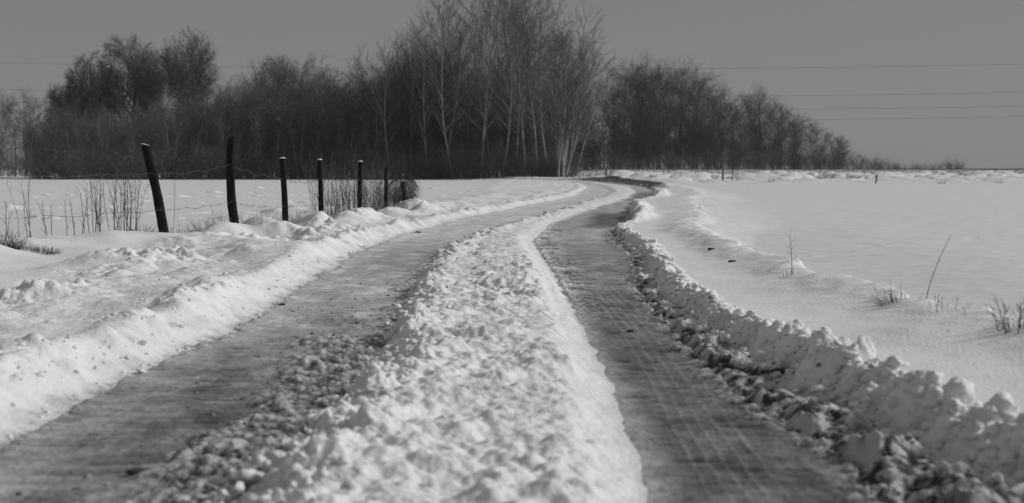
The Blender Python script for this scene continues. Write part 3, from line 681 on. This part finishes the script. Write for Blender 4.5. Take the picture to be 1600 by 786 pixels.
for i, (px, Y, n, h, lab) in enumerate([(12, 17.2, 3, .62, 'sparse dry weed at the left edge behind the dark tussocks'), (52, 18.5, 2, .95, 'pair of tall thin stalks left of the weeds'), (82, 18.0, 3, .62, 'short dry weed left of the leaning post weeds'),
        (108, 18.3, 2, .72, 'two straight bare stems rising from the drift crest'), (124, 18.0, 2, .75, 'thin dry stem pair beside the crest of the drift'), (147, 18.6, 7, .85, 'fan of dry branching stems midway to the leaning post'),
        (168, 18.9, 5, .95, 'tall spindly dry weed left of the thickest weed clump'), (190, 19.0, 9, 1.0, 'thickest clump of bare branching weeds left of the leaning post'), (208, 19.1, 6, .95, 'dry weed clump nearest the leaning post')]):
    plant('dry_weed', 'stems', px, Y, weed(100 + i, n, h, .0055), M_stalk, lab, 'weed', 'dry weeds left of the leaning post')
plant('tall_stalk', 'stems', 46, 17.6, weed(130, 1, 1.4, .006, 2, 20, 4), M_straw, 'very tall pale stalk standing before the far left woods', 'stalk')
plant('tall_stalk', 'stems', 30, 17.9, weed(133, 1, .95, .005, 2, 20, 6), M_straw, 'second, shorter pale stalk left of the very tall one', 'stalk')
plant('tall_stalk', 'stems', 270, 20.2, weed(131, 1, 1.25, .0045, 2, 15, 7), M_straw, 'single tall thin stalk between the two thick posts', 'stalk')
def tussock(seed, n=70, h=.3, rad=.14, lean=45, droop=-.12, r=.0028):
    rng = np.random.RandomState(seed); return [blades(rng, n, rad, h * .5, h, lean, .10, droop, r, 6)]
tus = [(3, 15.9, 260, .32, .16, M_dgrass, 'dark grass tussock cut by the left edge'), (42, 16.0, 150, .17, .12, M_dgrass, 'small dark tuft showing through the drift'), (70, 15.8, 200, .21, .13, M_dgrass, 'dark grass tuft hanging over a snow hollow'),
       (222, 19.2, 70, .26, .12, M_straw, 'grass tuft tucked left of the leaning post foot'), (276, 20.0, 90, .42, .16, M_straw, 'upright grass tuft right of the leaning post'), (305, 20.3, 60, .30, .12, M_stalk, 'small dark tuft in the hollow between thick posts'),
       (332, 20.5, 80, .45, .22, M_straw, 'feathery grass between the two thick posts'), (352, 20.6, 60, .42, .14, M_straw, 'grass tuft at the left foot of the tall bowed post'), (392, 21.2, 90, .34, .2, M_straw, 'grass tuft right of the tall bowed post'),
       (414, 21.8, 60, .30, .16, M_straw, 'low withered tuft midway to the third post'), (432, 22.3, 80, .36, .16, M_straw, 'withered tuft at the left foot of the third post'), (462, 23.2, 90, .38, .2, M_straw, 'withered tuft right of the third post'),
       (480, 24.3, 180, .42, .2, M_straw, 'thick tangled tussock before the fourth post'), (490, 23.6, 120, .22, .1, M_stalk, 'dark tuft at the snow edge before the fourth post'), (520, 25.8, 90, .4, .2, M_straw, 'tussock right of the fourth post'),
       (538, 26.0, 150, .34, .26, M_straw, 'drooping grass draped over a snow mound by the fifth post'), (576, 28.0, 120, .4, .2, M_straw, 'tussock right of the fifth post'), (592, 29.0, 110, .35, .16, M_straw, 'tussock at the foot of the thin sixth post')]
for i, (px, Y, n, h, rad, mt, lab) in enumerate(tus):
    plant('grass_tussock', 'blades', px, Y, tussock(200 + i, n, h, rad), mt, lab, 'grass tuft', 'withered tussocks along the fence', 3)
for i, (px, Y, n, h) in enumerate([(512, 26.5, 30, 1.15), (524, 27.5, 36, 1.2), (538, 27.2, 34, 1.25), (550, 28.4, 40, 1.2), (568, 28.6, 42, 1.25), (580, 29.8, 44, 1.2), (590, 29.6, 40, 1.15), (604, 31.0, 44, 1.15), (612, 31.6, 40, 1.0)]):
    rng = np.random.RandomState(300 + i); P, rr = blades(rng, n, .28, h * .35, h * 1.1, 16, .05, .0, .0042, 6)
    S1, D1, L1, R1 = kids(rng, P, rr, np.full(n, h), 4, .3, 1, 24, 8, .14, None, .6, .0025); P1, r1 = grow(rng, S1, D1, L1, R1, 2, .05, .03)
    where = ['right of the fourth post', 'behind the gap after the fourth post', 'left of the fifth post', 'just left behind the fifth post', 'just right of the fifth post', 'midway between the fifth and sixth posts', 'left of the thin sixth post', 'right of the thin sixth post', 'beside the grass-covered broken post'][i]
    plant('reed_clump', 'stems', px, Y, [(P, rr), (P1, r1)], M_stalk, f'upright dry reeds {where}', 'reeds', 'dry reeds around the end of the fence', 3)
# the grass heap that hides the broken last post
rng = np.random.RandomState(77); n = 420
a = rng.uniform(0, 2 * np.pi, n); rr_ = .04 + .10 * rng.rand(n)
S = np.stack([rr_ * np.cos(a), rr_ * np.sin(a), rng.uniform(.12, .70, n)], 1); D = np.stack([np.cos(a) * .5, np.sin(a) * .5, .45 + 0 * a], 1); D /= np.linalg.norm(D, axis=1)[:, None]
P, rq = grow(rng, S, D, rng.uniform(.3, .55, n), np.full(n, .004), 8, .05, -.42, .4)
P[:, :, 2] = np.maximum(P[:, :, 2], -.03)
X = FP[-1][1]; Y = FP[-1][0] - .05
root = empty('grass_heap', (X, Y, hz(X, Y)), 0, 'shaggy heap of dead grass hanging over the last broken post', 'grass heap')
V, Fq = tubes([(P, rq)], 3); link('blades', raw_mesh('blades', V, Fq), M_bark, root)
P, rq = blades(rng, 160, .22, .2, .62, 16, .06, -.03, .004, 5); V, Fq = tubes([(P, rq)], 3); link('stubble', raw_mesh('stubble', V, Fq), M_bark, root)

# right verge plants
def sapling():
    rng = np.random.RandomState(5)
    P, r = grow(rng, np.array([[0, 0, -.05]]), np.array([[-.03, 0, 1.]]), np.array([.34]), np.array([.0035]), 8, .02, 0, .5)
    q = []
    for i, (t, s) in enumerate(((.45, -1), (.5, 1), (.62, 1), (.66, -1), (.78, 1), (.85, -1), (.97, 1), (1., -1), (1., .2))):
        p = P[0, min(8, int(t * 8))]; q.append((p, np.array([s * .75, .1 * (-1) ** i, .5 + .3 * (t > .9)]), .075 if t > .9 else .055))
    S = np.array([a for a, _, _ in q]); D = np.array([b / np.linalg.norm(b) for _, b, _ in q]); Ln = np.array([c for _, _, c in q])
    P1, r1 = grow(rng, S, D, Ln, np.full(len(q), .0014), 3, .05, .03, .5)
    P2, r2 = blades(rng, 6, .03, .10, .2, 14, .05, 0, .0022, 4); P2[:, :, 0] -= .02
    return [(P, r), (P1, r1), (P2, r2)]
plant('tiny_sapling', 'stem', 1239, 11.3, sapling(), M_stalk, 'tiny upright sapling with forked top on the right verge crest', 'sapling')
rng = np.random.RandomState(9)
P, r = grow(rng, np.array([[0, 0, -.05]]), np.array([[.12, 0, 1.]]), np.array([.46]), np.array([.0032]), 12, .012, 0, .4)
P[0, :, 0] += .115 * np.linspace(0, 1, 13) ** 1.7
S1, D1, L1, R1 = kids(rng, P, r, np.array([.44]), 12, .15, .98, 60, 15, .045, None, .5, .001); P1, r1 = grow(rng, S1, D1, L1, R1, 2, .08, .03)
plant('bramble_shoot', 'stem', 1447, 8.9, [(P, r), (P1, r1)], M_stalk, 'long thin bramble shoot leaning right above the right verge', 'shoot')
def arcs(seed, n, h, sx):
    rng = np.random.RandomState(seed); S, D = stems(rng, n, .05, 15, 62); D[:, 0] = D[:, 0] * .6 + sx; D /= np.linalg.norm(D, axis=1)[:, None]
    return [grow(rng, S + [0, 0, .08], D, rng.uniform(.4, 1, n) * h, np.full(n, .0018), 6, .08, -.09, .5)]
plant('grass_tussock', 'blades', 1393, 9.0, arcs(1, 34, .17, -.5), M_stalk, 'arched dark grass tussock bent left on the right verge crest', 'grass tuft', None, 3)
plant('grass_tussock', 'blades', 1420, 8.9, weed(2, 7, .14, .002, 4, 25, 22), M_stalk, 'small upright tuft right of the arched tussock', 'grass tuft', None, 3)
plant('bare_bush', 'stems', 1592, 7.2, weed(3, 10, .26, .0032, 7, 40, 26) + arcs(8, 10, .2, -.3), M_stalk, 'dark twiggy bush cut by the right edge', 'bush', None, 4)
for i, (px, Y, h) in enumerate(((1206, 11.9, .05), (1215, 11.8, .04), (1288, 10.6, .05), (1304, 10.4, .04), (1182, 12.4, .04), (1474, 8.5, .10), (1486, 8.3, .08), (1495, 8.2, .12), (1536, 7.7, .11), (1466, 8.4, .06), (1479, 6.9, .035), (1500, 7.4, .05), (1575, 7.2, .14), (1395, 9.2, .12), (1110, 14.5, .04), (1124, 14.3, .04), (1470, 6.6, .04), (1088, 32, .12), (1093, 31, .1))):
    lab = ['small twig stub left of the tiny sapling', 'second small twig stub left of the tiny sapling', 'twig stub right of the tiny sapling', 'second twig stub right of the tiny sapling', 'twig stub high on the crest left of the sapling', 'short twig right of the bramble shoot',
           'thin twig before the tallest crest twig', 'tallest lone twig on the crest right of the bramble shoot', 'lone twig near the right end of the crest', 'low twig at the bramble shoot foot', 'tiny stub in the smooth verge snow at lower right', 'slanting stub below the crest at right', 'twig beside the bush at the right edge',
           'thin stem rising behind the arched tussock', 'little twig by the dark leaf on the crest', 'little twig right of the dark leaf on the crest', 'lowest stub in the verge snow', 'grass stub where the verge meets the field', 'second grass stub where the verge meets the field'][i]
    plant('twig_stub', 'stems', px, Y, weed(400 + i, 3, h + .05, .0022, 3, 35, 18), M_stalk, lab, 'twig', 'twigs poking out of the right verge', 3)
rng = np.random.RandomState(40)
for px, Y, h, lab in ((985, 96, .5, 'weed tuft on the snow heaps left of the field posts'), (1020, 110, .6, 'weed tuft among the snow heaps'), (1205, 104, .4, 'small weed in the heaps right of the lone tree'), (1470, 98, .5, 'weed on the snow heaps at the right'), (1560, 100, .4, 'weed on the snow heaps near the right edge')):
    plant('dry_weed', 'stems', px, Y, tussock(int(px), 30, h, .3, 30, -.02, .008), M_stalk, lab, 'weed', 'weeds on the far heaps', 3)

# ------------------------------------------------------------------ maize stubble on the rising field (nobody could count it)
n = 42000; rng = np.random.RandomState(60)
Yq = rng.uniform(128, 235, n) ; row = np.round(rng.uniform(-30, 110, n) / .75) * .75
Xq = row + rng.normal(0, .12, n) + .02 * Yq
ok = (Xq > 4 + (Yq - 125) * .06) & (Xq < 110); Xq, Yq = Xq[ok], Yq[ok]; Zq = land(Xq, Yq)[0]; n = len(Xq)
S = np.stack([Xq, Yq, Zq - .05], 1); D = np.stack([rng.normal(0, .2, n), rng.normal(0, .2, n), np.ones(n)], 1); D /= np.linalg.norm(D, axis=1)[:, None]
P, r = grow(rng, S, D, rng.uniform(.12, .30, n), np.full(n, .011), 1, .02, 0, .8)
V, Fq = tubes([(P, r)], 4); tag(link('stubble', raw_mesh('stubble', V, Fq), M_stub), 'rows of cut maize stubble sticking out of the far snowy field', 'stubble', None, 'stuff')

# ------------------------------------------------------------------ clods of snow and slush
import bmesh
def ico(sub, seed, am=.38):
    bm = bmesh.new(); bmesh.ops.create_icosphere(bm, subdivisions=sub, radius=1)
    V = np.array([v.co[:] for v in bm.verts]); Fq = np.array([[v.index for v in f.verts] for f in bm.faces]); bm.free()
    rg = np.random.RandomState(seed); o = rg.rand(3) * 20
    d = gn(V[:, 0] * 1.1 + o[0], V[:, 1] * 1.1 + V[:, 2] * .9 + o[1]) * am * 1.6 + gn(V[:, 1] * 2.3 + o[2], V[:, 2] * 2.3 - V[:, 0] + o[0]) * am + gn(V[:, 0] * 4.7 + V[:, 2] * 2, V[:, 1] * 4.7 - V[:, 2] * 3) * am * .5
    return V * (1 + d)[:, None], Fq
ICO = [ico(2, s) for s in range(6)]
ICOF = [ico(3, s, .3) for s in range(4)]
def scatter(X, Y, rad, seed, flat=.7, sink=.3, bank=ICO):
    rg = np.random.RandomState(seed); Z = land(X, Y)[0]; Vs, Fs, off = [], [], 0
    which = rg.randint(0, len(bank), len(X))
    for k, (V, Fq) in enumerate(bank):
        m = np.where(which == k)[0]
        if not len(m): continue
        a = rg.uniform(0, 6.28, len(m)); sc = np.stack([rg.uniform(.7, 1.7, len(m)), rg.uniform(.5, 1.1, len(m)), rg.uniform(.5, 1.3, len(m)) * flat], 1) * rad[m][:, None]
        W = V[None] * sc[:, None]; x = W[..., 0] * np.cos(a)[:, None] - W[..., 1] * np.sin(a)[:, None]; y = W[..., 0] * np.sin(a)[:, None] + W[..., 1] * np.cos(a)[:, None]
        z = W[..., 2] + .35 * x * rg.uniform(-1, 1, (len(m), 1))
        Q = np.stack([x + X[m][:, None], y + Y[m][:, None], z + (Z[m] + rad[m] * flat * (1 - 2 * sink) * .6)[:, None]], -1)
        Vs.append(Q.reshape(-1, 3)); Fs.append((Fq[None] + (off + np.arange(len(m)) * len(V))[:, None, None]).reshape(-1, 3)); off += len(m) * len(V)
    return raw_mesh('clods', np.concatenate(Vs), np.concatenate(Fs))
def rand_y(rg, n, y0, y1, p=1.5):        # denser near the camera
    q = rg.rand(n); a, b = y0 ** (1 - p), y1 ** (1 - p); return (a + q * (b - a)) ** (1 / (1 - p))
rg = np.random.RandomState(90)
Ya = rand_y(rg, 1500, 3.6, 26, 1.7); e = np.clip(rg.normal(0, .08, 1500), -.16, .16) + np.interp(Ya, [4, 5, 6, 9, 14, 22], [.44, .40, .36, .22, .15, .09]) + .05; ra = np.exp(rg.normal(-3.95, .5, 1500)); ra = np.clip(ra * .85, .006, .034)
tag(link('snow_clods', scatter(cRR(Ya) + e, Ya, ra, 1), M_clod), 'white lumps of ploughed snow heaped along the right edge of the lane', 'snow clods', None, 'stuff')
Yb = rand_y(rg, 1000, 3.4, 22, 1.7); xb = cLR(Yb) + np.clip(rg.normal(.13, .09, 1000), -.1, .5); rb = np.clip(np.exp(rg.normal(-4.1, .45, 1000)), .006, .032)
tag(link('snow_clods', scatter(xb, Yb, rb, 2), M_clod), 'white crumbs of snow along the left edge of the middle ridge', 'snow clods', None, 'stuff')
Yc_ = rand_y(rg, 450, 4, 24, 1.6); xc = cLL(Yc_) - np.clip(np.abs(rg.normal(.3, .35, 450)), 0, 1.5); rc = np.clip(np.exp(rg.normal(-4.7, .4, 450)), .004, .018)
tag(link('snow_clods', scatter(xc, Yc_, rc, 3), M_clod), 'loose crumbs of snow scattered over the left verge', 'snow clods', None, 'stuff')
M_slush = plain_mat('grey slush', .22, .8, 22, .6)
Yd = rand_y(rg, 1500, 3.4, 14, 1.7); xd = np.where(rg.rand(1500) < .4, cLR(Yd) - np.abs(rg.normal(0, .30, 1500)), cRR(Yd) + rg.uniform(-.05, .36, 1500)); rd = np.clip(np.exp(rg.normal(-4.7, .5, 1500)), .003, .020)
tag(link('slush_lumps', scatter(xd, Yd, rd * .8, 4, .5, .5), M_slush), 'grey frozen slush crumbs lying in both wheel ruts', 'slush', None, 'stuff')
# single big lumps
for i, (px, Yb_, r_, lab) in enumerate(((1352, 6.25, .055, 'tallest pointed snow lump on the berm right of the lane'), (1375, 6.1, .05, 'rounded snow lump at the right foot of the pointed lump'), (1318, 6.6, .045, 'small snow lump left of the pointed lump'),
        (1500, 5.0, .06, 'large flat-topped snow block at the lower right'), (1455, 5.3, .05, 'snow block left of the large flat-topped block'), (1570, 4.75, .055, 'snow block nearest the lower right corner'))):
    X = px_at(px, Yb_); V, Fq = ICOF[i % 4]; V = V * np.array([1, .9, 1.2 if i == 0 else .8]) * r_
    if i == 0: V[:, :2] *= (1 - .35 * np.clip(V[:, 2:3] / (r_ * 1.2), -1, 1))
    o = link('snow_lump', raw_mesh('snow_lump', V, Fq), M_clod, None, (X, Yb_, hz(X, Yb_) + r_ * .35)); tag(o, lab, 'snow lump', 'big snow lumps on the right berm'); o.rotation_euler = (0, 0, i * 1.3)
for i, (px, py, r_, h0, lab) in enumerate(((986, 519, .018, 0, 'small dark mud clod lying in the middle of the right rut'), (1220, 559, .03, .12, 'dark curled mud clod at the foot of the right berm'), (1133, 469, .022, .2, 'dark dead leaf lying on the smooth right verge'), (210, 748, .03, 0, 'dark mud patch in the near left rut'),
        (439, 478, .022, 0, 'dark mud clod at the foot of the left bank'), (652, 364, .035, 0, 'dark mud clod far along the left rut'), (1112, 378, .03, .22, 'dark leaf half buried on the verge crest'), (1145, 393, .03, .22, 'dark curled leaf on the verge crest before the sapling'))):
    Y = (CAMZ - h0) * F / (py - HOR); X = px_at(px, Y); V, Fq = ICOF[(i + 1) % 4]; V = V * np.array([1.3, .8, .45]) * r_
    o = link('mud_clod' if 'mud' in lab else 'dead_leaf', raw_mesh('mud_clod', V, Fq), M_dirt, None, (X, Y, hz(X, Y) + r_ * .15)); tag(o, lab, 'mud clod' if 'mud' in lab else 'leaf')
